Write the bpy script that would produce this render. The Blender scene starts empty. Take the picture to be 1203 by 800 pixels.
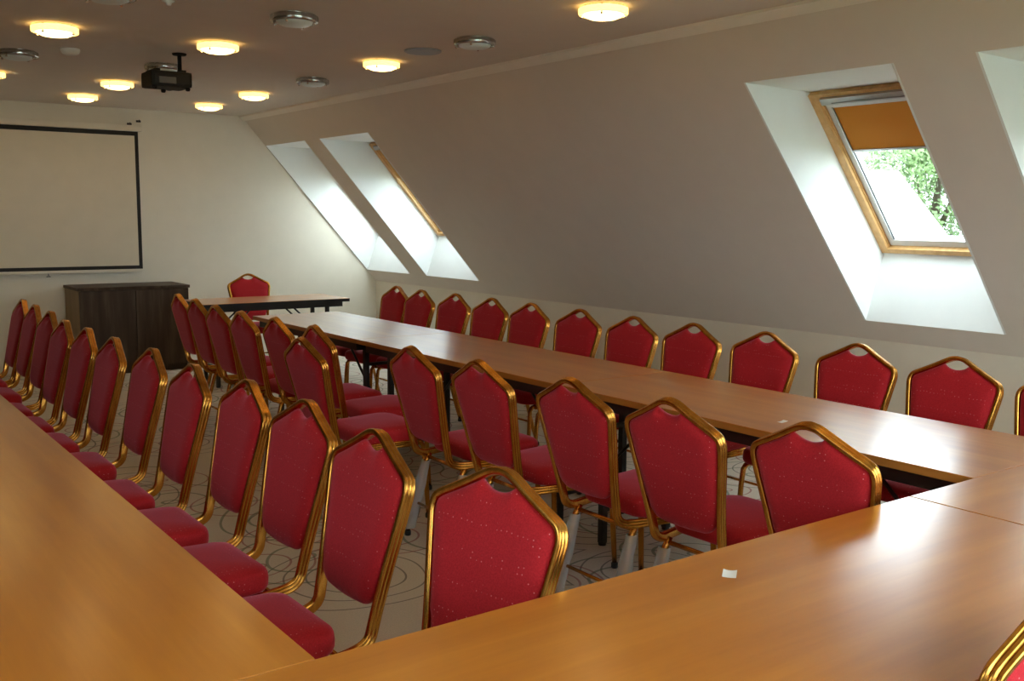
import bpy, bmesh, math, random
from mathutils import Vector, Matrix
random.seed(7)
S = bpy.context.scene
C = S.collection
PI = math.pi

# ------------------------------------------------------------------ camera, world, exposure
cam = bpy.data.cameras.new('camera'); camo = bpy.data.objects.new('camera', cam); C.objects.link(camo)
RT = Vector((0.80827479, -0.58874743, 0.00826654)); UP = Vector((0.06644992, 0.10515907, 0.99223283)); FW = Vector((0.58504383, 0.80144746, -0.12411964))
m = Matrix((RT, UP, -FW)).transposed().to_4x4(); m.translation = (0, 0, 1.52)
camo.matrix_world = m
cam.sensor_fit = 'HORIZONTAL'; cam.sensor_width = 36.0; cam.lens = 36.0*1170.4/1203.0
cam.clip_start = 0.02; cam.clip_end = 300
S.camera = camo
S.view_settings.view_transform = 'Standard'; S.view_settings.look = 'None'
S.view_settings.gamma = 1.0; S.view_settings.use_curve_mapping = False
S.view_settings.exposure = 0.66
SKY = 6.6
LAMP = 6.0
w = bpy.data.worlds.new('sky'); S.world = w; w.use_nodes = True
bgn = w.node_tree.nodes['Background']; bgn.inputs[0].default_value = (0.80, 0.92, 1.0, 1); bgn.inputs[1].default_value = SKY

# ------------------------------------------------------------------ materials
def lin(r, g, b):
    f = lambda c: c/12.92 if c <= .04045 else ((c+.055)/1.055)**2.4
    return (f(r/255), f(g/255), f(b/255), 1)
def mat(name, col, rough=.5, metal=0., **kw):
    m = bpy.data.materials.new(name); m.use_nodes = True
    b = m.node_tree.nodes['Principled BSDF']
    b.inputs['Base Color'].default_value = col if len(col) == 4 else (*col, 1)
    b.inputs['Roughness'].default_value = rough; b.inputs['Metallic'].default_value = metal
    for k, v in kw.items(): b.inputs[k].default_value = v
    return m
def N(m, t, **kw):
    n = m.node_tree.nodes.new(t)
    for k, v in kw.items(): setattr(n, k, v)
    return n
def L(m, a, ao, b, bi): m.node_tree.links.new(a.outputs[ao], b.inputs[bi])
def coords(m, scale=(1, 1, 1), out='Object'):
    t = N(m, 'ShaderNodeTexCoord'); p = N(m, 'ShaderNodeMapping'); p.inputs['Scale'].default_value = scale
    oi = N(m, 'ShaderNodeObjectInfo'); mm = N(m, 'ShaderNodeVectorMath', operation='SCALE'); mm.inputs[0].default_value = (37, 53, 0); L(m, oi, 'Random', mm, 'Scale'); L(m, mm, 0, p, 'Location')
    L(m, t, out, p, 'Vector'); return p
def ramp(m, stops, interp='LINEAR'):
    r = N(m, 'ShaderNodeValToRGB'); r.color_ramp.interpolation = interp
    e = r.color_ramp.elements
    while len(e) > 1: e.remove(e[-1])
    e[0].position = stops[0][0]; e[0].color = stops[0][1]
    for p, c in stops[1:]:
        k = e.new(p); k.color = c
    return r
def bump(m, src, out, strength, dist=.002):
    b = N(m, 'ShaderNodeBump'); b.inputs['Strength'].default_value = strength; b.inputs['Distance'].default_value = dist
    L(m, src, out, b, 'Height'); L(m, b, 'Normal', m.node_tree.nodes['Principled BSDF'], 'Normal')
def plaster(name, col, var=.04):
    m = mat(name, col, .85); p = coords(m, (3, 3, 3))
    n = N(m, 'ShaderNodeTexNoise'); n.inputs['Scale'].default_value = 2; n.inputs['Detail'].default_value = 5
    L(m, p, 'Vector', n, 'Vector')
    r = ramp(m, [(.3, tuple(c*(1-var) for c in col[:3])+(1,)), (.7, tuple(min(1, c*(1+var)) for c in col[:3])+(1,))])
    L(m, n, 'Fac', r, 'Fac'); L(m, r, 'Color', m.node_tree.nodes['Principled BSDF'], 'Base Color')
    n2 = N(m, 'ShaderNodeTexNoise'); n2.inputs['Scale'].default_value = 90; L(m, p, 'Vector', n2, 'Vector')
    bump(m, n2, 'Fac', .08, .001)
    return m
def wood(name, c1, c2, c3, scale, rough, axis=0, coat=0., spec=.5):
    m = mat(name, c1, rough); b = m.node_tree.nodes['Principled BSDF']
    sc = [scale[1]]*3; sc[axis] = scale[0]
    p = coords(m, tuple(sc))
    n = N(m, 'ShaderNodeTexNoise'); n.inputs['Scale'].default_value = 1; n.inputs['Detail'].default_value = 6; n.inputs['Roughness'].default_value = .6
    n.inputs['Distortion'].default_value = 0
    L(m, p, 'Vector', n, 'Vector')
    r = ramp(m, [(.28, c1), (.5, c2), (.72, c3)]); L(m, n, 'Fac', r, 'Fac')
    L(m, r, 'Color', b, 'Base Color'); b.inputs['Coat Weight'].default_value = coat; b.inputs['Coat Roughness'].default_value = .2
    b.inputs['Specular IOR Level'].default_value = spec
    return m

M = {}
M['wall'] = plaster('white_wall_paint', (.76, .70, .58, 1), .02)
M['slope'] = plaster('taupe_ceiling_paint', (.72, .64, .56, 1), .015)
M['left'] = plaster('taupe_darkened_for_bounce', (.22, .185, .16, 1))  # unseen left side, made dark to cut bounced light on the far chairs
M['reveal'] = plaster('white_reveal_paint', (.84, .85, .82, 1), .015)
M['trim'] = plaster('moulding_paint', (.86, .80, .72, 1), .02)
M['table'] = wood('cherry_laminate', (.47, .145, .014, 1), (.56, .190, .020, 1), (.66, .25, .030, 1), (.9, 11), .28, 0, .58)
M['edge'] = wood('cherry_edge_band', (.34, .14, .022, 1), (.42, .17, .03, 1), (.5, .21, .04, 1), (2, 30), .35)
M['dark_wood'] = wood('dark_brown_wood', (.034, .018, .009, 1), (.055, .031, .017, 1), (.105, .070, .046, 1), (1.2, 14), .5, axis=2, spec=.25)
M['lit_side_wood'] = wood('lit_brown_cabinet_side', (.20, .125, .048, 1), (.25, .155, .065, 1), (.30, .19, .085, 1), (1.2, 14), .5, axis=2)  # cabinet wood lightened: the light on its side is put into the colour
M['black'] = mat('black_powder_coat', (.012, .012, .013), .4)
M['black_matte'] = mat('black_border', (.006, .005, .005), .7)
M['plastic'] = mat('black_plastic', (.006, .006, .007), .6, 0, **{'Specular IOR Level': .15})
M['grey_plastic'] = mat('grey_plastic', (.025, .025, .027), .5)
M['white_plastic'] = mat('white_plastic', (.7, .69, .66), .45)
M['pale_plastic'] = mat('pale_blue_grey_plastic', (.36, .36, .40), .5)
M['screen'] = plaster('projection_fabric', (.72, .64, .50, 1), .02)
M['chrome'] = mat('chrome', (.75, .74, .72), .12, 1.)
M['alu'] = mat('brushed_aluminium', (.55, .55, .55), .35, 1.)
M['pine'] = wood('pine_frame', (.62, .34, .12, 1), (.72, .42, .16, 1), (.80, .50, .22, 1), (2, 26), .4)
M['sash'] = mat('white_sash', (.72, .72, .70), .4)
M['paper'] = mat('white_paper', (.85, .84, .82), .7)
M['glide'] = mat('black_rubber', (.01, .01, .01), .6)
# gold
g = mat('gold_tube', (.62, .31, .06), .26, 1.); M['gold'] = g
p = coords(g, (40, 40, 6)); n = N(g, 'ShaderNodeTexNoise'); n.inputs['Scale'].default_value = 1; L(g, p, 'Vector', n, 'Vector')
r = ramp(g, [(.3, (.50, .20, .032, 1)), (.7, (.70, .34, .070, 1))]); L(g, n, 'Fac', r, 'Fac'); L(g, r, 'Color', g.node_tree.nodes['Principled BSDF'], 'Base Color')
# red fabric with rows of pale woven dots
def fabric(name, c1, c2, dots):
    f = mat(name, c1, .75); b = f.node_tree.nodes['Principled BSDF']
    b.inputs['Sheen Weight'].default_value = .5; b.inputs['Sheen Roughness'].default_value = .4
    b.inputs['Sheen Tint'].default_value = (1, .34, .48, 1); b.inputs['Specular IOR Level'].default_value = .2
    p = coords(f, (1, 1, 1))
    n = N(f, 'ShaderNodeTexNoise'); n.inputs['Scale'].default_value = 260; n.inputs['Detail'].default_value = 2; L(f, p, 'Vector', n, 'Vector')
    r = ramp(f, [(.3, c1), (.7, c2)]); L(f, n, 'Fac', r, 'Fac')
    v = N(f, 'ShaderNodeTexVoronoi'); v.inputs['Scale'].default_value = 62; v.inputs['Randomness'].default_value = .25; L(f, p, 'Vector', v, 'Vector')
    q = ramp(f, [(.0, (1, 1, 1, 1)), (.08, (1, 1, 1, 1)), (.12, (0, 0, 0, 1))]); L(f, v, 'Distance', q, 'Fac')
    mx = N(f, 'ShaderNodeMix'); mx.data_type = 'RGBA'; mx.inputs[7].default_value = dots
    L(f, q, 'Color', mx, 0); L(f, r, 'Color', mx, 6); L(f, mx, 2, b, 'Base Color')
    bump(f, n, 'Fac', .25, .0008)
    return f
M['red'] = fabric('red_woven_fabric', (.36, .009, .014, 1), (.49, .016, .022, 1), (.66, .20, .20, 1))
# thin clear film, glass
def clear(name, tint, gl, rough, fac):
    m = bpy.data.materials.new(name); m.use_nodes = True; nt = m.node_tree
    nt.nodes.remove(nt.nodes['Principled BSDF']); out = nt.nodes['Material Output']
    t = N(m, 'ShaderNodeBsdfTransparent'); t.inputs[0].default_value = tint
    g = N(m, 'ShaderNodeBsdfGlossy' if gl == 'glossy' else 'ShaderNodeBsdfDiffuse')
    if gl == 'glossy': g.inputs['Roughness'].default_value = rough
    g.inputs[0].default_value = (.8, .82, .85, 1)
    mx = N(m, 'ShaderNodeMixShader'); mx.inputs[0].default_value = fac
    L(m, t, 0, mx, 1); L(m, g, 0, mx, 2); L(m, mx, 0, out, 'Surface')
    return m
M['glass'] = clear('window_glass', (.95, .97, .96, 1), 'glossy', .02, .05)
M['film'] = clear('clear_plastic_film', (.9, .91, .92, 1), 'diffuse', .25, .30)
M['crystal'] = clear('clear_lamp_glass', (.62, .62, .60, 1), 'glossy', .12, .45)
def emis(name, col, st):
    m = mat(name, (.8, .75, .6), .3); b = m.node_tree.nodes['Principled BSDF']
    b.inputs['Emission Color'].default_value = col; b.inputs['Emission Strength'].default_value = st
    return m
M['lit'] = emis('lit_lamp_glass', (1, .66, .25, 1), LAMP)
M['litring'] = emis('glowing_lamp_glass_ring', (1, .60, .16, 1), LAMP*.30)
M['frost'] = mat('frosted_lamp_glass', (.66, .72, .69), .35)
# roller blind: woven, lets some light through
b = mat('mustard_blind_fabric', (.50, .23, .025), .85); M['blind'] = b
nt = b.node_tree; tr = N(b, 'ShaderNodeBsdfTranslucent'); tr.inputs[0].default_value = (.55, .24, .02, 1)
mx = N(b, 'ShaderNodeMixShader'); mx.inputs[0].default_value = .2
L(b, nt.nodes['Principled BSDF'], 0, mx, 1); L(b, tr, 0, mx, 2); L(b, mx, 0, nt.nodes['Material Output'], 'Surface')
# carpet: beige with tangles of thin coloured circles
c = mat('swirl_carpet', (.40, .34, .26), .95); M['carpet'] = c
bs = c.node_tree.nodes['Principled BSDF']
tc = N(c, 'ShaderNodeTexCoord')
nz = N(c, 'ShaderNodeTexNoise'); nz.inputs['Scale'].default_value = 1.6; nz.inputs['Detail'].default_value = 1; L(c, tc, 'Object', nz, 'Vector')
nb = N(c, 'ShaderNodeTexNoise'); nb.inputs['Scale'].default_value = 160; L(c, tc, 'Object', nb, 'Vector')
base = ramp(c, [(.3, (.55, .485, .39, 1)), (.7, (.65, .58, .475, 1))]); L(c, nb, 'Fac', base, 'Fac')
prev = (base, 'Color')
for (sc, off, freq, col) in ((1.15, (0, 0, 0), 62, (.035, .028, .03, 1)), (1.5, (3.3, 1.7, 0), 40, (.26, .03, .04, 1)), (1.3, (7.1, 4.2, 0), 34, (.07, .12, .06, 1))):
    ad = N(c, 'ShaderNodeVectorMath', operation='MULTIPLY_ADD'); ad.inputs[1].default_value = (.16, .16, 0)
    L(c, nz, 'Color', ad, 0); L(c, tc, 'Object', ad, 2)
    a2 = N(c, 'ShaderNodeVectorMath', operation='ADD'); a2.inputs[1].default_value = off; L(c, ad, 0, a2, 0)
    v = N(c, 'ShaderNodeTexVoronoi'); v.voronoi_dimensions = '2D'; v.inputs['Scale'].default_value = sc; L(c, a2, 0, v, 'Vector')
    mu = N(c, 'ShaderNodeMath', operation='MULTIPLY'); mu.inputs[1].default_value = freq; L(c, v, 'Distance', mu, 0)
    si = N(c, 'ShaderNodeMath', operation='SINE'); L(c, mu, 0, si, 0)
    gt = N(c, 'ShaderNodeMath', operation='GREATER_THAN'); gt.inputs[1].default_value = .955; L(c, si, 0, gt, 0)
    lt = N(c, 'ShaderNodeMath', operation='LESS_THAN'); lt.inputs[1].default_value = .5; L(c, v, 'Distance', lt, 0)
    an = N(c, 'ShaderNodeMath', operation='MULTIPLY'); L(c, gt, 0, an, 0); L(c, lt, 0, an, 1)
    sep = N(c, 'ShaderNodeSeparateColor'); L(c, v, 'Color', sep, 0)
    pick = N(c, 'ShaderNodeMath', operation='GREATER_THAN'); pick.inputs[1].default_value = .2; L(c, sep, 0, pick, 0)
    a3 = N(c, 'ShaderNodeMath', operation='MULTIPLY'); L(c, an, 0, a3, 0); L(c, pick, 0, a3, 1)
    a4 = N(c, 'ShaderNodeMath', operation='MULTIPLY'); L(c, a3, 0, a4, 0); a4.inputs[1].default_value = .62
    mx = N(c, 'ShaderNodeMix'); mx.data_type = 'RGBA'; mx.inputs[7].default_value = col
    L(c, a4, 0, mx, 0); L(c, prev[0], prev[1], mx, 6); prev = (mx, 2)
L(c, prev[0], prev[1], bs, 'Base Color'); bump(c, nb, 'Fac', .4, .003)
# outdoors
M['leaf'] = mat('green_leaves', (.26, .36, .17), .6)
M['leaf'].node_tree.nodes['Principled BSDF'].inputs['Transmission Weight'].default_value = 0
M['bark'] = mat('tree_bark', (.10, .075, .05), .9)
M['render_white'] = plaster('white_house_render', (.82, .81, .78, 1))
M['roof_pale'] = mat('pale_roof_tiles', (.74, .72, .70), .8)
M['grass'] = plaster('garden_grass', (.10, .17, .05, 1), .3)
M['roofing'] = mat('outer_roof_tiles', (.22, .09, .06), .8)

# ------------------------------------------------------------------ mesh builder
class MB:
    def __init__(s): s.v = []; s.f = []; s.sm = []; s.mi = []
    def add(s, verts, faces, smooth=False, mi=0):
        o = len(s.v); s.v += [tuple(p) for p in verts]
        for f in faces: s.f.append([i+o for i in f]); s.sm.append(smooth); s.mi.append(mi)
        return s
    def box(s, x0, x1, y0, y1, z0, z1, mi=0, r=0):
        if r: return s.rbox(x0, x1, y0, y1, z0, z1, r, mi)
        v = [(x, y, z) for z in (z0, z1) for y in (y0, y1) for x in (x0, x1)]
        return s.add(v, [(0, 2, 3, 1), (4, 5, 7, 6), (0, 1, 5, 4), (1, 3, 7, 5), (3, 2, 6, 7), (2, 0, 4, 6)], False, mi)
    def rbox(s, x0, x1, y0, y1, z0, z1, r, mi=0):
        bm = bmesh.new(); bmesh.ops.create_cube(bm, size=1)
        for v in bm.verts: v.co = Vector((x0+(v.co.x+.5)*(x1-x0), y0+(v.co.y+.5)*(y1-y0), z0+(v.co.z+.5)*(z1-z0)))
        bmesh.ops.bevel(bm, geom=list(bm.edges), offset=r, segments=2, profile=.7, affect='EDGES')
        bm.normal_update(); bm.verts.index_update()
        s.add([v.co.copy() for v in bm.verts], [[v.index for v in f.verts] for f in bm.faces], False, mi); bm.free(); return s
    def ring_loft(s, rings, cap0=True, cap1=True, smooth=True, mi=0, closed=True):
        n = len(rings[0]); v = [p for r in rings for p in r]; f = []
        for i in range(len(rings)-1):
            for j in range(n if closed else n-1):
                k = (j+1) % n; f.append((i*n+j, i*n+k, (i+1)*n+k, (i+1)*n+j))
        s.add(v, f, smooth, mi)
        o = len(s.v)-len(v)
        if cap0: s.f.append([o+j for j in reversed(range(n))]); s.sm.append(False); s.mi.append(mi)
        if cap1: s.f.append([o+(len(rings)-1)*n+j for j in range(n)]); s.sm.append(False); s.mi.append(mi)
        return s
    def tube(s, pts, r, n=10, mi=0):
        pts = [Vector(p) for p in pts]; rings = []
        for i, p in enumerate(pts):
            t = (pts[min(i+1, len(pts)-1)]-pts[max(i-1, 0)]).normalized()
            a = t.orthogonal().normalized() if i == 0 else (a - t*a.dot(t)).normalized()
            b = t.cross(a); rr = r[i] if isinstance(r, (list, tuple)) else r
            rings.append([p+a*rr*math.cos(2*PI*k/n)+b*rr*math.sin(2*PI*k/n) for k in range(n)])
        return s.ring_loft(rings, mi=mi)
    def lathe(s, prof, c=(0, 0, 0), n=32, mi=0, cap=True):
        rings = [[(c[0]+r*math.cos(2*PI*k/n), c[1]+r*math.sin(2*PI*k/n), c[2]+z) for k in range(n)] for r, z in prof]
        return s.ring_loft(rings, cap, cap, mi=mi)
    def build(s, name, mats, parent=None, recalc=True):
        me = bpy.data.meshes.new(name); me.from_pydata(s.v, [], s.f)
        for mm in (mats if isinstance(mats, (list, tuple)) else [mats]): me.materials.append(M[mm])
        me.polygons.foreach_set('use_smooth', s.sm); me.polygons.foreach_set('material_index', s.mi)
        if recalc:
            bm = bmesh.new(); bm.from_mesh(me); bmesh.ops.recalc_face_normals(bm, faces=bm.faces); bm.to_mesh(me); bm.free()
        me.update()
        o = bpy.data.objects.new(name, me); C.objects.link(o)
        if parent: o.parent = parent
        return o
def tag(o, label=None, cat=None, group=None, kind=None):
    for k, v in (('label', label), ('category', cat), ('group', group), ('kind', kind)):
        if v: o[k] = v
    return o
def thing(name, label, cat, loc=(0, 0, 0), rz=0, group=None, kind=None):
    o = bpy.data.objects.new(name, None); C.objects.link(o); o.location = loc; o.rotation_euler = (0, 0, rz)
    o.empty_display_size = .1
    return tag(o, label, cat, group, kind)
KIDS = {}
def tree_copy(o, parent=None):
    c = o.copy(); C.objects.link(c)
    if parent: c.parent = parent
    for ch in o.children: tree_copy(ch, c)
    return c

# ------------------------------------------------------------------ the room
CZ = 2.533; XC = 3.969; XK = 5.539; KZ = .762; YW = 10.283; YB = -.85; XM = 1.77     # ceiling, slope, knee wall, far wall, middle
A0 = Vector((XC, 0, CZ)); SD = Vector((XK-XC, 0, KZ-CZ)); SL = SD.length; SD.normalize(); SN = Vector((-SD.z, 0, SD.x))
def W(s, y, o, left=False):
    p = A0+SD*s+SN*o; x = 2*XM-p.x if left else p.x
    return Vector((x, y, p.z))
XL0 = 2*XM-XC; XLK = 2*XM-XK
def slab(name, x0, x1, y0, y1, z0, z1, m, label, cat): return tag(MB().box(x0, x1, y0, y1, z0, z1).build(name, m), label, cat, kind='structure')
slab('floor', XLK-.3, XK+.3, YB-.2, YW+.2, -.2, 0, 'carpet', 'beige carpet with tangles of thin coloured circles', 'floor')
slab('ceiling', XL0, XC, YB-.2, YW+.2, CZ, CZ+.2, 'slope', 'flat taupe ceiling holding the round lamps', 'ceiling')
slab('wall_right', XK, XK+.15, YB-.2, YW+.2, 0, KZ, 'wall', 'low white knee wall below the sloping wall', 'wall')
slab('wall_left', XLK-.15, XLK, YB-.2, YW+.2, 0, KZ, 'left', 'low unseen knee wall on the left, darkened to cut bounced light', 'wall')
def gable(name, y0, y1, label):
    pts = [(XLK-.15, 0), (XK+.15, 0), (XK+.15, KZ), (XC, CZ+.2), (XL0, CZ+.2), (XLK-.15, KZ)]
    MBo = MB(); n = len(pts)
    MBo.add([(x, y0, z) for x, z in pts]+[(x, y1, z) for x, z in pts], [list(range(n)), [n+i for i in reversed(range(n))]]+[(i, (i+1) % n, n+(i+1) % n, n+i) for i in range(n)])
    return tag(MBo.build(name, 'wall'), label, 'wall', kind='structure')
gable('wall_back', YW, YW+.15, 'white end wall behind the screen and cabinet')
FW0, FW1, FZ0, FZ1 = -.1, 3.5, .80, 2.28
def front_wall():
    mb = MB(); y0, y1 = YB-.15, YB
    def quad(p):
        n = len(p); mb.add([(x, y0, z) for x, z in p]+[(x, y1, z) for x, z in p], [list(range(n)), [n+i for i in reversed(range(n))]]+[(i, (i+1) % n, n+(i+1) % n, n+i) for i in range(n)])
    sl = lambda z: (XK+.15)-(z-KZ)*(XK+.15-XC)/(CZ+.2-KZ)
    quad([(XLK-.15, 0), (XK+.15, 0), (XK+.15, KZ), (sl(FZ0), FZ0), (2*XM-sl(FZ0), FZ0), (XLK-.15, KZ)])
    quad([(2*XM-sl(FZ1), FZ1), (sl(FZ1), FZ1), (XC, CZ+.2), (XL0, CZ+.2)])
    quad([(FW1, FZ0), (sl(FZ0), FZ0), (sl(FZ1), FZ1), (FW1, FZ1)])
    quad([(2*XM-sl(FZ0), FZ0), (FW0, FZ0), (FW0, FZ1), (2*XM-sl(FZ1), FZ1)])
    return tag(mb.build('wall_front', 'wall'), 'white end wall behind the viewer', 'wall', kind='structure')
front_wall()
gw = thing('window_7', 'wide white framed window in the end wall behind the viewer', 'window', (0, YB-.08, 0), kind='structure')
f = MB()
for a, b_ in ((FW0, FW0+.06), (FW1-.06, FW1), ((FW0+FW1)/2-.04, (FW0+FW1)/2+.04)): f.box(a, b_, -.03, .03, FZ0, FZ1)
for a, b_ in ((FZ0, FZ0+.06), (FZ1-.06, FZ1)): f.box(FW0+.06, (FW0+FW1)/2-.04, -.03, .03, a, b_); f.box((FW0+FW1)/2+.04, FW1-.06, -.03, .03, a, b_)
f.build('frame', 'sash', gw)
for a, b_ in ((FW0+.055, (FW0+FW1)/2-.035), ((FW0+FW1)/2+.035, FW1-.055)):
    f = MB(); f.box(a, b_, -.004, .004, FZ0+.055, FZ1-.055); f.build('pane', 'glass', gw)
S0, S1, OFF = .392, 2.192, .41           # opening on the slope, depth of the window
WS0, WS1 = .765, 1.968                   # window itself, along the slope
def slope(name, wins, left, label):
    mb = MB()
    for o in (0., .44):
        holes = [(S0, S1, a, b) if o == 0 else (WS0-.02, WS1+.02, a-.02, b+.02) for a, b in wins]
        ys = sorted({YB, YW, *[h[2] for h in holes], *[h[3] for h in holes]}); ss = sorted({-.3 if o else 0., SL+(.35 if o else 0), *[h[0] for h in holes], *[h[1] for h in holes]})
        for i in range(len(ys)-1):
            for j in range(len(ss)-1):
                yc = (ys[i]+ys[i+1])/2; sc = (ss[j]+ss[j+1])/2
                if any(h[0] < sc < h[1] and h[2] < yc < h[3] for h in holes): continue
                q = [W(ss[j], ys[i], o, left), W(ss[j+1], ys[i], o, left), W(ss[j+1], ys[i+1], o, left), W(ss[j], ys[i+1], o, left)]
                if o == 0:  # the lining boards: a thin solid
                    q2 = [W(ss[j], ys[i], .02, left), W(ss[j+1], ys[i], .02, left), W(ss[j+1], ys[i+1], .02, left), W(ss[j], ys[i+1], .02, left)]
                    mb.add(q+q2, [(0, 1, 2, 3), (7, 6, 5, 4)], mi=0)
                else: mb.add(q, [(0, 1, 2, 3)], mi=1)
    return tag(mb.build(name, ['left' if left else 'slope', 'roofing'], recalc=False), label, 'wall', kind='structure')
WR = [(1.50, 2.395), (2.815, 3.69), (7.98, 8.95), (9.30, 10.262)]
WLf = [(.3, 1.2), (1.50, 2.395)]
slope('wall_right_slope', WR, False, 'sloping taupe wall with roof windows on the right')
slope('wall_left_slope', WLf, True, 'sloping unseen wall on the left, darkened to cut bounced light')
t = MB(); h = .035
t.add([(XC-.022, y, CZ) for y in (YB, YW)]+[(XC-.022, y, CZ-.016) for y in (YB, YW)]+[W(.055, y, 0) for y in (YB, YW)]+[W(.055, y, -.014) for y in (YB, YW)]+[W(.0, y, -.024) for y in (YB, YW)],
      [(0, 1, 3, 2), (2, 3, 9, 8), (8, 9, 7, 6), (6, 7, 5, 4)])
tag(t.build('trim_1', 'trim'), 'thin moulding along the ceiling and the sloping wall', 'moulding', kind='structure')

wn = [0]
def bar(mb, s0, s1, y0, y1, o0, o1, left, mi=0):
    v = [W(s, y, o, left) for o in (o0, o1) for y in (y0, y1) for s in (s0, s1)]
    mb.add(v, [(0, 2, 3, 1), (4, 5, 7, 6), (0, 1, 5, 4), (1, 3, 7, 5), (3, 2, 6, 7), (2, 0, 4, 6)], mi=mi)
def window(y0, y1, left, label, blind=1.19):
    wn[0] += 1
    c0 = W(S1, (y0+y1)/2, 0, left)
    root = thing('window_%d' % wn[0], label, 'window', (0, 0, 0), kind='structure')
    e = .012
    # lining of the opening: two cheeks, a level head and an upright sill, as thin boards
    mb = MB()
    def board(q, d):
        d = Vector(d); mb.add([*q, *[p+d for p in q]], [(0, 1, 2, 3), (7, 6, 5, 4), (0, 4, 5, 1), (1, 5, 6, 2), (2, 6, 7, 3), (3, 7, 4, 0)])
    o0 = -.001
    for y, d in ((y0, -e), (y1, e)):
        board([W(S0, y, o0, left), W(S1, y, o0, left), W(WS1, y, OFF, left), W(WS0, y, OFF, left)], (0, d, 0))
    board([W(S0, y0-e, o0, left), W(S0, y1+e, o0, left), W(WS0, y1+e, OFF, left), W(WS0, y0-e, OFF, left)], (0, 0, e))
    board([W(S1, y0-e, o0, left), W(S1, y1+e, o0, left), W(WS1, y1+e, OFF, left), W(WS1, y0-e, OFF, left)], (-e if left else e, 0, 0))
    mb.build('lining', 'reveal', root)
    f = MB(); T = .05
    a, b_, c, d = WS0, WS1, y0, y1
    bar(f, a, a+T, c, d, OFF-.035, OFF+.06, left); bar(f, b_-T*.7, b_, c, d, OFF-.035, OFF+.06, left)
    bar(f, a+T, b_-T*.7, c, c+T, OFF-.035, OFF+.06, left); bar(f, a+T, b_-T*.7, d-T, d, OFF-.035, OFF+.06, left)
    for k in (.018, .034):       # the step in the profile
        bar(f, a+T, b_-T*.7, d-T-.006, d-T, OFF-.035+k, OFF-.030+k, left)
    f.build('frame', 'pine', root)
    g = MB(); a += T; b_ -= T*.7; c += T; d -= T; T2 = .045
    bar(g, a, a+.07, c, d, OFF, OFF+.05, left); bar(g, b_-T2, b_, c, d, OFF, OFF+.05, left)
    bar(g, a+.07, b_-T2, c, c+T2, OFF, OFF+.05, left); bar(g, a+.07, b_-T2, d-T2, d, OFF, OFF+.05, left)
    sash = g.build('sash', 'sash', root)
    tag(sash, 'white painted sash inside the pine frame')
    vb = MB(); bar(vb, a-.03, a+.012, c+.03, d-.03, OFF-.055, OFF-.035, left); bar(vb, a+.0, a+.008, c+.1, d-.1, OFF-.062, OFF-.055, left)
    tag(vb.build('ventilation_bar', 'alu', root), 'grey metal ventilation bar along the top')
    pn = MB(); bar(pn, a+.06, b_-T2+.01, c+T2-.01, d-T2+.01, OFF+.026, OFF+.032, left)
    pn.build('pane', 'glass', root)
    if blind:
        bl = MB(); bar(bl, a+.065, blind, c+T2-.004, d-T2+.004, OFF+.006, OFF+.010, left)
        bl = tag(bl.build('roller_blind', 'blind', root), 'mustard yellow roller blind drawn a third of the way down')
        bb = MB(); bar(bb, blind, blind+.014, c+T2-.004, d-T2+.004, OFF+.0, OFF+.014, left); bb.build('bottom_bar', 'alu', bl)
        rail = MB()
        for yy in (c+T2-.012, d-T2): bar(rail, a+.065, b_-T2, yy, yy+.012, OFF-.002, OFF+.012, left)
        rail.build('side_rail', 'alu', root)
    return root
names = {1: 'roof window cut by the right edge of the picture', 2: 'roof window with mustard blind and trees outside', 3: 'second roof window from the far wall, bright white lining', 4: 'roof window right against the far wall, bright white lining'}
for i, (a, b_) in enumerate(WR): window(a, b_, False, names[i+1])
for i, (a, b_) in enumerate(WLf): window(a, b_, True, 'roof window in the left slope, out of the picture')

# ------------------------------------------------------------------ tables
TH = .75
def make_table(name, L_, D, label, group=None, inset=.16, edge='edge', top_t=.028, rail=.05):
    """local x along the length from 0, local y across from 0; z from the floor"""
    t = thing(name, label, 'table', group=group)
    tp = MB(); tp.rbox(.0008, L_-.0008, 0, D, TH-.003, TH, .0012, 0); tp.box(.001, L_-.001, .0005, D-.0005, TH-top_t, TH-.003, mi=1)
    tp.build('tabletop', ['table', edge], t)
    ap = MB(); r0 = .03
    for y in (r0, D-r0-.022): ap.box(.06, L_-.06, y, y+.022, TH-top_t-rail, TH-top_t)
    for x in (.06, L_-.082): ap.box(x, x+.022, r0+.022, D-r0-.022, TH-top_t-rail, TH-top_t)
    ap.build('apron', 'black', t)
    for x in (inset, L_-inset):
        for y in (.15, D-.15):
            lg = MB(); lg.box(x-.016, x+.016, y-.016, y+.016, .012, TH-top_t, r=.003)
            lg = lg.build('leg', 'black', t)
            ft = MB(); ft.lathe([(.012, 0), (.019, .002), (.019, .012), (.014, .016)], (x, y, 0), 12); ft.build('foot', 'glide', lg)
        for za, zb in ((.16, .185), (TH-.20, TH-.18)):
            cr = MB(); cr.box(x-.01, x+.01, .165, D-.165, za, zb); cr.build('crossbar', 'black', t)
        sg = 1 if x < L_/2 else -1
        for y in (.185, D-.185):
            br = MB(); br.tube([(x, y, .38), (x+sg*.36, y, TH-top_t-.012)], .008, 8); br.build('folding_brace', 'black', t)
    return t
XRB, XRF, XLF, YF, D = 3.556, 2.845, .703, 1.536, .711
def put(t, x, y, rz): t.location = (x, y, 0); t.rotation_euler = (0, 0, rz)
GT = 'cherry laminate conference tables'
nmR = ['cherry laminate table in the right row, nearest the front row', 'cherry laminate table in the middle of the right row', 'cherry laminate table at the far end of the right row']
for i in range(3): put(make_table('conference_table', (1.997, 1.997, 1.70)[i], D, nmR[i], GT), XRB, YF+.003+i*2.0, PI/2)
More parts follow.
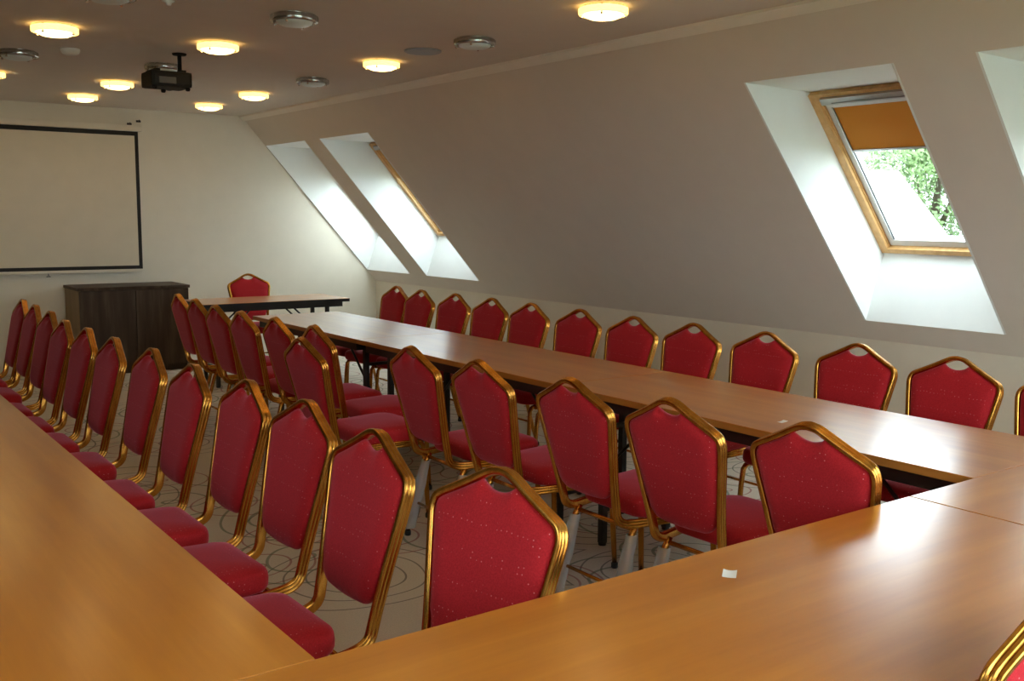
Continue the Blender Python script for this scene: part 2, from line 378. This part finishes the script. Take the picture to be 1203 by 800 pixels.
for y, l, lb in ((YF+.003, 3.25, 'long cherry laminate table in the left row, in the bottom left of the picture'), (YF+3.256, 2.5, 'cherry laminate table at the far end of the left row')):
    put(make_table('conference_table', l, D, lb, GT), XLF, y, PI/2)
put(make_table('conference_table', 2.40, D, 'front cherry laminate table with a small white paper on it', GT), .103, YF-D, 0)
put(make_table('conference_table', 1.80, D, 'cherry laminate corner table beside a thin joint line', GT), 2.508, YF-D, .0)
put(make_table('head_table', 1.37, .62, 'dark edged table across the far end in front of the white wall', GT, edge='black', top_t=.03, rail=.045), 2.85, 8.34, .0)

# ------------------------------------------------------------------ banquet chairs
BY, BZ = -.215, .425                     # foot of the back
LEAN = .115; BL = .530                   # how far the top leans, length of the back
BV = Vector((0, -LEAN, math.sqrt(BL**2-LEAN**2))).normalized(); BNm = Vector((0, BV.z, -BV.y))   # up the back, out of its front
def bp(u, v, n=0): return Vector((u, BY, BZ))+BV*v+BNm*n
def spline(pts, n):
    out = []
    P = [pts[0]]+list(pts)+[pts[-1]]
    for i in range(1, len(P)-2):
        for k in range(n):
            t = k/n; a, b, c, d = P[i-1], P[i], P[i+1], P[i+2]
            out.append(tuple(.5*((2*b[j])+(-a[j]+c[j])*t+(2*a[j]-5*b[j]+4*c[j]-d[j])*t*t+(-a[j]+3*b[j]-3*c[j]+d[j])*t**3) for j in range(2)))
    out.append(pts[-1]); return out
HALF = [(.150, .0), (.157, .08), (.170, .18), (.188, .29), (.2005, .370), (.2025, .394), (.198, .414), (.185, .429), (.140, .452), (.090, .478), (.050, .500), (.026, .511), (.0, .5155)]
half = spline(HALF, 4)
def inner_offset(d):
    out = []
    for i, (u, v) in enumerate(half):
        a = half[max(i-1, 0)]; b = half[min(i+1, len(half)-1)]
        tx, ty = b[0]-a[0], b[1]-a[1]
        if i == len(half)-1: tx, ty = -1, 0
        l = math.hypot(tx, ty); out.append((u-ty/l*d, v+tx/l*d))
    return out
def section():
    pts = []; n = 3; dep = .034; wl = dep/n
    for k in range(n):
        for j in range(5):
            th = -PI/2+PI*(j+.5)/5
            pts.append((.0045+.006*math.cos(th), -dep/2+wl*(k+.5)+wl/2*math.sin(th)))
    pts += [(-.003, dep/2), (-.0075, dep/2-.003), (-.009, dep/2-.008), (-.009, -dep/2+.008), (-.0075, -dep/2+.003), (-.003, -dep/2)]
    return pts
SEC = section()
def frame_mesh():
    # path from the front right end of the seat rail, round the back, to the front left end
    path = []
    rail = [(.203, .200), (.198, .08), (.182, -.05), (.165, -.135)]
    pr = []
    for x, y in rail: pr.append((Vector((x, y, .398)), Vector((1, 0, 0))))
    for k in range(1, 7):                 # the bend from the rail up into the back
        th = PI/2*k/7; R_ = .065
        pr.append((Vector((.158-.007*k/7, -.15-R_*math.sin(th)*1.02, .398+R_*(1-math.cos(th))*.62)), Vector((1, 0, 0))))
    hp = []
    for i, (u, v) in enumerate(half):
        a = half[max(i-1, 0)]; b = half[min(i+1, len(half)-1)]
        tx, ty = b[0]-a[0], b[1]-a[1]
        if i == len(half)-1: tx, ty = -1, 0
        l = math.hypot(tx, ty); nx, ny = ty/l, -tx/l
        hp.append((bp(u, v), Vector((nx, 0, 0))+BV*ny))
    hp = hp[1:]
    R1 = pr+hp
    mir = [(Vector((-p.x, p.y, p.z)), Vector((-a.x, a.y, a.z))) for p, a in R1[:-1]][::-1]
    R1 = R1+mir
    rings = []
    for i, (p, a) in enumerate(R1):
        t = (R1[min(i+1, len(R1)-1)][0]-R1[max(i-1, 0)][0]).normalized()
        a = (a-t*a.dot(t)).normalized(); b = a.cross(t)
        rings.append([p+a*x+b*y for x, y in SEC])
    mb = MB(); mb.ring_loft(rings); return mb
def cushion(outline, prof, to3, mb):
    """outline: 2-D polygon; prof: (scale to centroid, height) from the edge inwards"""
    n = len(outline); cx = sum(p[0] for p in outline)/n; cy = sum(p[1] for p in outline)/n
    mb.ring_loft([[to3(cx+(x-cx)*s, cy+(y-cy)*s, h) for x, y in outline] for s, h in prof], True, True)
def padded(outline, T, rim, to3, mb):
    """an upholstered panel: both faces swell smoothly away from the outline"""
    from mathutils.geometry import delaunay_2d_cdt
    n = len(outline); P = [Vector(p) for p in outline]
    area = sum(P[i].x*P[(i+1) % n].y-P[(i+1) % n].x*P[i].y for i in range(n))
    if area < 0: P.reverse()
    def dist(q):
        best = 9.
        for i in range(n):
            a, b = P[i], P[(i+1) % n]; ab = b-a; t = max(0, min(1, (q-a).dot(ab)/max(1e-12, ab.length_squared))); best = min(best, (q-a-ab*t).length)
        return best
    pts = list(P)
    for d in (.0025, .006, .011, .018):
        for i in range(n):
            t = (P[(i+1) % n]-P[i-1]).normalized(); q = P[i]+Vector((-t.y, t.x))*d
            if dist(q) > d*.93: pts.append(q)
    xs = [p.x for p in P]; ys = [p.y for p in P]; st = .013; y = min(ys); k = 0
    while y < max(ys):
        x = min(xs)+(st/2 if k % 2 else 0)
        while x < max(xs):
            q = Vector((x, y)); x += st
            ins = False
            for i in range(n):
                a, b = P[i], P[(i+1) % n]
                if (a.y > q.y) != (b.y > q.y) and q.x < (b.x-a.x)*(q.y-a.y)/(b.y-a.y)+a.x: ins = not ins
            if ins and dist(q) > .022: pts.append(q)
        y += st*.87; k += 1
    V2, _, F, *_r = delaunay_2d_cdt(pts, [(i, (i+1) % n) for i in range(n)], [], 1, 1e-6)
    def h(q):
        t = min(1., dist(q)/rim); return .003+(T-.003)*math.sqrt(max(0, 1-(1-t)**2.6))
    H = [h(q) for q in V2]; m_ = len(V2)
    mb.add([to3(q.x, q.y, e) for q, e in zip(V2, H)]+[to3(q.x, q.y, -e) for q, e in zip(V2, H)], [tuple(f) for f in F]+[tuple(m_+i for i in reversed(f)) for f in F], True)
    cnt = {}
    for f in F:
        for i in range(len(f)):
            a, b = f[i], f[(i+1) % len(f)]; cnt[(a, b)] = 1
    o = len(mb.v)-2*m_
    for a, b in cnt:
        if (b, a) not in cnt: mb.f.append([o+b, o+a, o+m_+a, o+m_+b]); mb.sm.append(True); mb.mi.append(0)
def pad_outline():
    io = inner_offset(.0092)
    right = [(u, v) for u, v in io if v > .12]
    # scoop below the peak: hand hole
    hw = .050
    right = [p for p in right if p[0] > hw]
    end = right[-1]
    scoop = []
    for k in range(1, 9):
        u = hw*(1-k/8); q = u/hw
        scoop.append((u, end[1]-.004-(.017)*(1-q**2)**.8 if q < 1 else end[1]))
    bot = []
    w0 = right[0][0]; v0 = .135; r_ = .065; vb = .068
    for k in range(0, 9):
        th = PI/2*k/8
        bot.append((w0-.006-(r_)*(1-math.sin(th)), vb+(v0-vb)*(1-math.cos(th))))
    bot = [(bot[0][0]*.5, vb-.003), (0., vb-.004)][::-1]+bot
    R1 = bot+right+scoop
    Lf = [(-u, v) for u, v in R1[1:-1]][::-1]
    return R1+Lf
def rounded_seat():
    pts = []
    def corner(cx, cy, r, a0):
        for k in range(7):
            th = a0+PI/2*k/6; pts.append((cx+r*math.cos(th), cy+r*math.sin(th)))
    wf, wr, yf, yr = .215, .180, .272, -.120
    corner(wf-.075, yf-.075, .075, 0); corner(-wf+.075, yf-.075, .075, PI/2); corner(-wr+.06, yr+.06, .06, PI); corner(wr-.06, yr+.06, .06, 1.5*PI)
    # densify the straight runs
    out = []
    for i, p in enumerate(pts):
        q = pts[(i+1) % len(pts)]; l = math.hypot(q[0]-p[0], q[1]-p[1]); n = max(1, int(l/.03))
        for k in range(n): out.append((p[0]+(q[0]-p[0])*k/n, p[1]+(q[1]-p[1])*k/n))
    return out
def front_leg(s): return [(s*.196, .198, .398), (s*.198, .220, .392), (s*.200, .234, .375), (s*.203, .242, .30), (s*.206, .250, .15), (s*.209, .258, .02)]
def rear_leg(s): return [(s*.160, -.130, .392), (s*.161, -.150, .36), (s*.165, -.180, .25), (s*.170, -.215, .12), (s*.176, -.245, .02)]
def make_chair(wrap=False):
    t = thing('banquet_chair', 'red', 'chair')
    frame_mesh().build('frame', 'gold', t)
    pd = MB(); padded(pad_outline(), .029, .075, lambda u, v, h: bp(u, v, h), pd)
    pd.build('backrest', 'red', t)
    st = MB(); base = [(.0, .412), (.96, .412), (.985, .418), (1., .428), (1.004, .446), (.996, .460), (.975, .470), (.93, .478), (.80, .486), (.5, .492), (.25, .494), (0, .4945)]
    cushion(rounded_seat(), base, lambda x, y, z: Vector((x, y, z)), st)
    st.build('seat', 'red', t)
    for s in (1, -1):
        for f, w in ((front_leg, False), (rear_leg, True)):
            P = f(s)
            lg = MB(); lg.tube(P, [.0125]*(len(P)-1)+[.011], 12); lg = lg.build('leg', 'gold', t)
            gl = MB(); e = P[-1]; gl.lathe([(.012, 0), (.0155, .003), (.0155, .022), (.012, .026)], (e[0], e[1], 0), 12); gl.build('glide', 'glide', lg)
            if w and wrap:
                pw = MB(); rings = []
                for k in range(9):
                    q = k/8; i = 1+q*(len(P)-2.2); a = int(i); fr = i-a; p = Vector(P[a]).lerp(Vector(P[a+1]), fr)
                    rings.append([p+Vector((math.cos(2*PI*j/16), math.sin(2*PI*j/16), 0))*(.019+.010*q+.006*random.random()) for j in range(16)])
                pw.ring_loft(rings, False, False); tag(pw.build('plastic_sleeve', 'film', lg), 'clear plastic film left around the leg')
    for a, b, r_ in (((-.160, -.140, .375), (.160, -.140, .375), .009), ((-.169, -.205, .16), (.169, -.205, .16), .007)):
        cb = MB(); cb.tube([a, b], r_, 10); cb.build('stretcher', 'gold', t)
    return t
PEAK_Y = bp(0, .53).y
proto = {False: make_chair(False), True: make_chair(True)}
used = {False: False, True: False}
def chair(px, py, deg, label, group, wrap=False):
    """px, py: where the peak of the back stands; deg 0 faces +Y"""
    o = proto[wrap] if not used[wrap] else tree_copy(proto[wrap]); used[wrap] = True
    a = math.radians(deg)
    o.rotation_euler = (0, 0, a); o.location = (px+math.sin(a)*PEAK_Y, py-math.cos(a)*PEAK_Y, 0)
    tag(o, label, 'chair', group); return o
ORD = ['first', 'second', 'third', 'fourth', 'fifth', 'sixth', 'seventh', 'eighth', 'ninth', 'tenth', 'eleventh', 'twelfth']
G1 = 'banquet chairs along the knee wall'
row = [(4.05, 1.84, 90), (4.045, 2.323, 90), (4.066, 2.826, 91), (4.085, 3.386, 90), (4.069, 3.880, 90), (4.045, 4.340, 90), (4.068, 4.862, 91), (4.067, 5.374, 90), (4.075, 5.850, 90), (4.068, 6.315, 90), (4.045, 6.775, 90), (4.09, 7.245, 90)]
for i, (x, y, a) in enumerate(row):
    lb = 'red banquet chair along the knee wall, %s from the far end' % ORD[len(row)-1-i]
    if i == 0: lb = 'red and gold banquet chair behind the corner table, cut by right picture edge'
    chair(x, y-.035, a, lb, G1)
G2 = 'banquet chairs on the inner side of the right row'
row = [(2.343, 1.764, -87), (2.286, 2.27, -88), (2.277, 2.768, -90), (2.251, 3.326, -90), (2.236, 3.842, -91), (1.96, 4.40, -89), (2.245, 4.869, -92), (2.23, 5.352, -91), (2.20, 5.80, -90), (2.211, 6.27, -90), (2.258, 6.80, -91), (2.30, 7.30, -92)]
for i, (x, y, a) in enumerate(row):
    lb = 'red banquet chair facing the right table row, %s from the front table' % ORD[i]
    if i == 0: lb = 'red banquet chair facing right, closest to the inner corner of the tables'
    if i == 5: lb = 'red banquet chair pulled back into the aisle from the right row'
    chair(x, y, a, lb, G2, wrap=i < 5)
G3 = 'banquet chairs on the inner side of the left row'
row = [(1.328, 1.848, 101), (1.286, 2.377, 91), (1.315, 2.889, 92), (1.305, 3.355, 90), (1.268, 3.83, 90), (1.275, 4.384, 90), (1.24, 4.87, 90), (1.23, 5.34, 90), (1.222, 5.80, 90), (1.262, 6.36, 91), (1.273, 6.86, 90), (1.284, 7.327, 90)]
for i, (x, y, a) in enumerate(row):
    lb = 'red banquet chair facing the left table row, %s from the front table' % ORD[i]
    if i == 0: lb = 'red banquet chair turned towards the viewer just behind the front table'
    chair(x, y, a, lb, G3)
chair(1.645, .715, 3, 'red banquet chair cut by the bottom right corner of the picture', None)
chair(3.66, 9.42, 180, 'red banquet chair behind the head table by the far wall', None)

# ------------------------------------------------------------------ far wall: screen, cabinet
sc = thing('projection_screen', 'white pull-down projection screen with black border on the far wall', 'projection screen', (0, YW, 0))
x0, x1, z0, z1, yq = .62, 2.897, .965, 2.312, -.035
f = MB(); f.box(x0, x1, yq, yq+.004, z0, z1); f.build('fabric', 'screen', sc)
f = MB(); bw = .034; y = yq-.0015
f.box(x0, x1, y, y+.0014, z1-bw-.008, z1); f.box(x0, x1, y, y+.0014, z0, z0+bw); f.box(x0, x0+bw, y, y+.0014, z0+bw, z1-bw-.008); f.box(x1-bw, x1, y, y+.0014, z0+bw, z1-bw-.008)
f.build('border', 'black_matte', sc)
f = MB(); f.rbox(x0-.03, x1+.03, -.085, -.005, z1+.0, z1+.055, .012); f.build('roller_case', 'wall', sc)
f = MB(); f.rbox(x0-.005, x1+.005, yq-.008, yq+.012, z0-.028, z0, .006)
bt = f.build('bottom_bar', 'wall', sc)
f = MB(); f.tube([(2.02, yq-.002, z0-.028), (2.02, yq-.002, z0-.046), (2.0, yq-.002, z0-.056), (2.04, yq-.002, z0-.056), (2.02, yq-.002, z0-.046)], .004, 6); f.build('pull_handle', 'grey_plastic', bt)
for i, (hx, hz, lb) in enumerate(((2.827, 2.385, 'small dark wall hook just above the right end of the screen'), (2.915, 2.415, 'small dark wall hook beyond the right end of the screen'))):
    f = MB(); f.box(hx-.022, hx+.022, -.012, 0, hz-.010, hz+.010, r=.003); f.tube([(hx, -.008, hz), (hx, -.035, hz-.004), (hx, -.037, hz+.014)], .004, 6)
    o = f.build('wall_hook', 'grey_plastic'); o.location = (0, YW, 0); tag(o, lb, 'hook', 'hooks above the screen')

cb = thing('cabinet', 'low dark brown wooden cabinet standing against the far wall', 'cabinet', (2.16, 9.70, 0))
f = MB(); W_, D_, H_ = 1.01, .56, .80
f.box(0, .02, .018, D_, .0, H_); f.build('side_panel', 'lit_side_wood', cb)
f = MB(); f.box(W_-.02, W_, .018, D_, .0, H_); f.build('side_panel', 'lit_side_wood', cb)
f = MB(); f.box(.02, W_-.02, .03, D_, .06, .08); f.box(.02, W_-.02, D_-.02, D_, .08, H_); f.box(.02, W_-.02, .05, .07, 0, .06); f.build('body', 'dark_wood', cb)
f = MB(); f.rbox(-.012, W_+.012, -.004, D_, H_, H_+.028, .003); f.build('top', 'dark_wood', cb)
nd = 2
for k in range(nd):
    a = .003+k*W_/nd; b_ = (k+1)*W_/nd-.003
    f = MB(); f.rbox(a, b_, 0, .017, .065, H_-.004, .002); dr = f.build('door', 'dark_wood', cb)

# ------------------------------------------------------------------ ceiling: lamps, projector, vent, detectors
def make_lamp(lit):
    t = thing('ceiling_lamp', 'lamp', 'ceiling lamp')
    f = MB(); f.lathe([(.112, 0), (.112, -.006), (.106, -.010), (.06, -.012)], n=40); f.build('base_plate', 'chrome', t)
    f = MB(); f.lathe([(.094, -.008), (.098, -.014), (.100, -.040), (.096, -.050), (.075, -.060), (.04, -.066), (.0, -.068)], n=40); f.build('diffuser', 'lit' if lit else 'frost', t)
    f = MB()
    prof = [(.108, -.010), (.124, -.010), (.127, -.014), (.127, -.040), (.123, -.044), (.108, -.044), (.106, -.040), (.106, -.014), (.108, -.010)]
    n = 48
    rings = [[((r+(.004 if (k % 2 and r > .12) else 0))*math.cos(2*PI*k/n), (r+(.004 if (k % 2 and r > .12) else 0))*math.sin(2*PI*k/n), z) for k in range(n)] for r, z in prof]
    f.ring_loft(rings, False, False); f.build('glass_ring', 'litring' if lit else 'crystal', t)
    for k in range(4):
        a = PI/4+k*PI/2
        f = MB(); x, y = .116*math.cos(a), .116*math.sin(a)
        f.tube([(x, y, -.004), (x, y, -.052)], .004, 8); f.lathe([(.0, -.060), (.007, -.057), (.009, -.052), (.005, -.048)], (x, y, 0), 10); f.build('pin', 'chrome', t)
    return t
LX = [.25, 1.28, 2.19, 3.30]; LY = {1.54: 1, 2.66: 0, 3.79: 1, 4.91: 0, 6.02: 1, 7.09: 0, 8.25: 1, 9.35: 1}
lp = {1: make_lamp(True), 0: make_lamp(False)}; lu = {0: 0, 1: 0}
colname = {.25: 'in the outermost left column', 1.28: 'in the left column', 2.19: 'in the middle column', 3.30: 'beside the sloping wall'}
rowname = {9.35: 'first', 8.25: 'second', 7.09: 'third', 6.02: 'fourth', 4.91: 'fifth', 3.79: 'sixth', 2.66: 'seventh', 1.54: 'eighth'}
for y, on in LY.items():
    for x in LX:
        if (not on and y < 3) or (x == .25 and y > 4): continue
        o = lp[on] if not lu[on] else tree_copy(lp[on]); lu[on] = 1
        o.location = (x, y, CZ); o.scale = (.93, .93, .93)
        tag(o, '%s round glass ceiling lamp %s, %s row from the far wall' % ('lit' if on else 'unlit', colname[x], rowname[y]), 'ceiling lamp', 'round ceiling lamps')

pj = thing('projector', 'black projector hanging from the ceiling on a thin black pole', 'projector', (2.02, 6.46, CZ))
f = MB(); f.rbox(-.13, .122, -.11, .12, -.235, -.140, .02); body = f.build('body', 'plastic', pj)
f = MB(); f.rbox(-.085, .02, -.113, -.108, -.218, -.178, .002); f.build('connector_panel', 'grey_plastic', body)
f = MB(); f.lathe([(.0, 0), (.038, 0), (.042, .012), (.042, .05), (.030, .05), (.028, .035), (0, .03)], n=24)
o = f.build('lens', 'grey_plastic', body); o.location = (.06, .118, -.19); o.rotation_euler = (-PI/2, 0, 0)
for sx, sy in ((-.105, -.08), (.10, -.08), (.0, .09)):
    f = MB(); f.lathe([(.014, 0), (.016, -.006), (.012, -.018), (0, -.02)], (sx, sy, -.235), 12); f.build('foot', 'plastic', body)
f = MB(); f.tube([(.112, .10, 0), (.112, .10, -.145)], .013, 14); f.build('pole', 'plastic', pj)
f = MB(); f.lathe([(.0, -.012), (.04, -.012), (.045, -.006), (.045, 0)], (.112, .10, 0), 24); f.build('ceiling_plate', 'plastic', pj)
f = MB(); f.box(-.09, .125, .088, .112, -.142, -.122); f.box(-.10, -.07, -.09, .112, -.142, -.128); f.box(.06, .09, -.09, .10, -.142, -.128); f.box(-.08, .07, -.01, .01, -.142, -.130); f.build('mounting_bracket', 'plastic', pj)

f = MB(); f.lathe([(.115, 0), (.115, -.008), (.105, -.013), (.09, -.010), (.02, -.012), (0, -.012)], n=36)
o = f.build('ceiling_disc', 'pale_plastic'); o.location = (3.29, 5.47, CZ); tag(o, 'flat pale round disc on the ceiling beside a lit lamp', 'vent')
f = MB(); f.lathe([(.055, 0), (.058, -.012), (.050, -.030), (.030, -.040), (0, -.042)], n=28)
sm = f.build('smoke_detector', 'white_plastic'); sm.location = (1.53, 6.80, CZ); tag(sm, 'small white smoke detector on the ceiling left of the projector', 'smoke detector')
f = MB(); f.lathe([(.030, -.040), (.031, -.036), (.034, -.033), (.036, -.029)], n=24); f.build('sensor_grille', 'grey_plastic', sm)
f = MB(); f.lathe([(.028, 0), (.030, -.006), (.014, -.012), (.012, -.022), (0, -.024)], n=20)
o = f.build('sprinkler', 'white_plastic'); o.location = (1.575, 4.98, CZ); tag(o, 'tiny white round fitting on the ceiling above the projector', 'ceiling fitting')

# ------------------------------------------------------------------ papers
def paper(x, y, w_, h_, rz, label):
    f = MB(); n = 6; v = []; fc = []
    for i in range(n+1):
        for j in range(3):
            u = i/n-.5; q = j/2-.5; v.append((u*w_, q*h_, .0006+.006*max(0, abs(u)-.25)*(1+q)))
    for i in range(n):
        for j in range(2): fc.append((i*3+j, (i+1)*3+j, (i+1)*3+j+1, i*3+j+1))
    k = len(v); v += [(a, b, c+.0008) for a, b, c in v]; fc += [[q+k for q in f_] for f_ in fc]
    f.add(v, fc, True); o = f.build('paper_slip', 'paper', recalc=False); o.location = (x, y, TH); o.rotation_euler = (0, 0, rz); tag(o, label, 'paper', 'paper slips on the tables')
paper(1.617, 1.405, .030, .045, -.9, 'small white paper slip lying on the front table')
paper(3.03, 2.40, .05, .02, .2, 'small white paper slip on the right table behind a chair back')

# ------------------------------------------------------------------ outside the roof window
slab('ground', -60, 80, -60, 80, -4.4, -4.2, 'grass', 'grassy ground outside far below the roof windows', 'ground')
hs = thing('house', 'white neighbouring house with pale hipped roof seen through the roof window', 'house', (11.74, 7.63, -4.2), math.atan2(-.55, -.835)+PI/2)
# local -y faces the room, +x is to the right; ridge from far left to x = 0, a hip end runs down to the right
ez, pz, xl, xr, yd = 3.2, 6.36, -9.0, 2.2, 4.4
f = MB(); f.box(xl, xr, -1.9, yd-1.9, 0, ez); f.build('walls', 'render_white', hs)
f = MB(); o = .3
V8 = [(xl-.2, -1.9-o, ez-.2), (xr+o, -1.9-o, ez-.2), (xr+o, yd-1.9+o, ez-.2), (xl-.2, yd-1.9+o, ez-.2), (xl-.2, yd/2-1.9, pz), (0, yd/2-1.9, pz)]
f.add(V8, [(0, 1, 5, 4), (1, 2, 5), (2, 3, 4, 5), (0, 4, 3), (3, 2, 1, 0)]); f.build('roof', 'roof_pale', hs)
def tree_mesh(seed, n):
    rnd = random.Random(seed); mb = MB(); cl = []
    for _ in range(34):
        a = rnd.uniform(0, 2*PI); r = 2.2*math.sqrt(rnd.random()); cl.append((Vector((r*math.cos(a), r*math.sin(a), rnd.uniform(3.0, 9.5))), rnd.uniform(.7, 1.2)))
    for _ in range(n):
        c0, r = rnd.choice(cl); d = Vector((rnd.gauss(0, 1), rnd.gauss(0, 1), rnd.gauss(0, 1))).normalized(); p = c0+d*r*rnd.uniform(.6, 1)
        a = Vector((rnd.gauss(0, 1), rnd.gauss(0, 1), rnd.gauss(0, 1))).normalized(); b = d.cross(a).normalized(); a = b.cross(d); l = rnd.uniform(.045, .09)
        mb.add([p-a*l, p+b*l*.5, p+a*l, p-b*l*.5], [(0, 1, 2, 3)])
    return mb
proto_tree = None
for (x, y, lb) in ((24.2, 14.6, 'leafy green tree straight behind the white house'), (28.0, 7.6, 'leafy green tree beyond the right end of the white house'), (19.6, 22.0, 'leafy green tree beyond the left end of the white house')):
    if proto_tree is None:
        t = proto_tree = thing('tree', lb, 'tree', group='trees outside the roof window')
        tree_mesh(3, 30000).build('foliage', 'leaf', t, recalc=False)
        f = MB(); f.tube([(0, 0, 0), (.05, 0, 2.5), (-.05, .1, 5), (.1, 0, 7.5)], [.28, .22, .15, .04], 10)
        for k in range(6):
            a = k*1.05; f.tube([(0, 0, 3.6+.3*k), (math.cos(a)*1.1, math.sin(a)*1.1, 5.0+.4*k)], [.09, .03], 6)
        f.build('trunk', 'bark', t)
    else: t = tree_copy(proto_tree); tag(t, lb)
    t.location = (x, y, -4.2); t.rotation_euler = (0, 0, x)
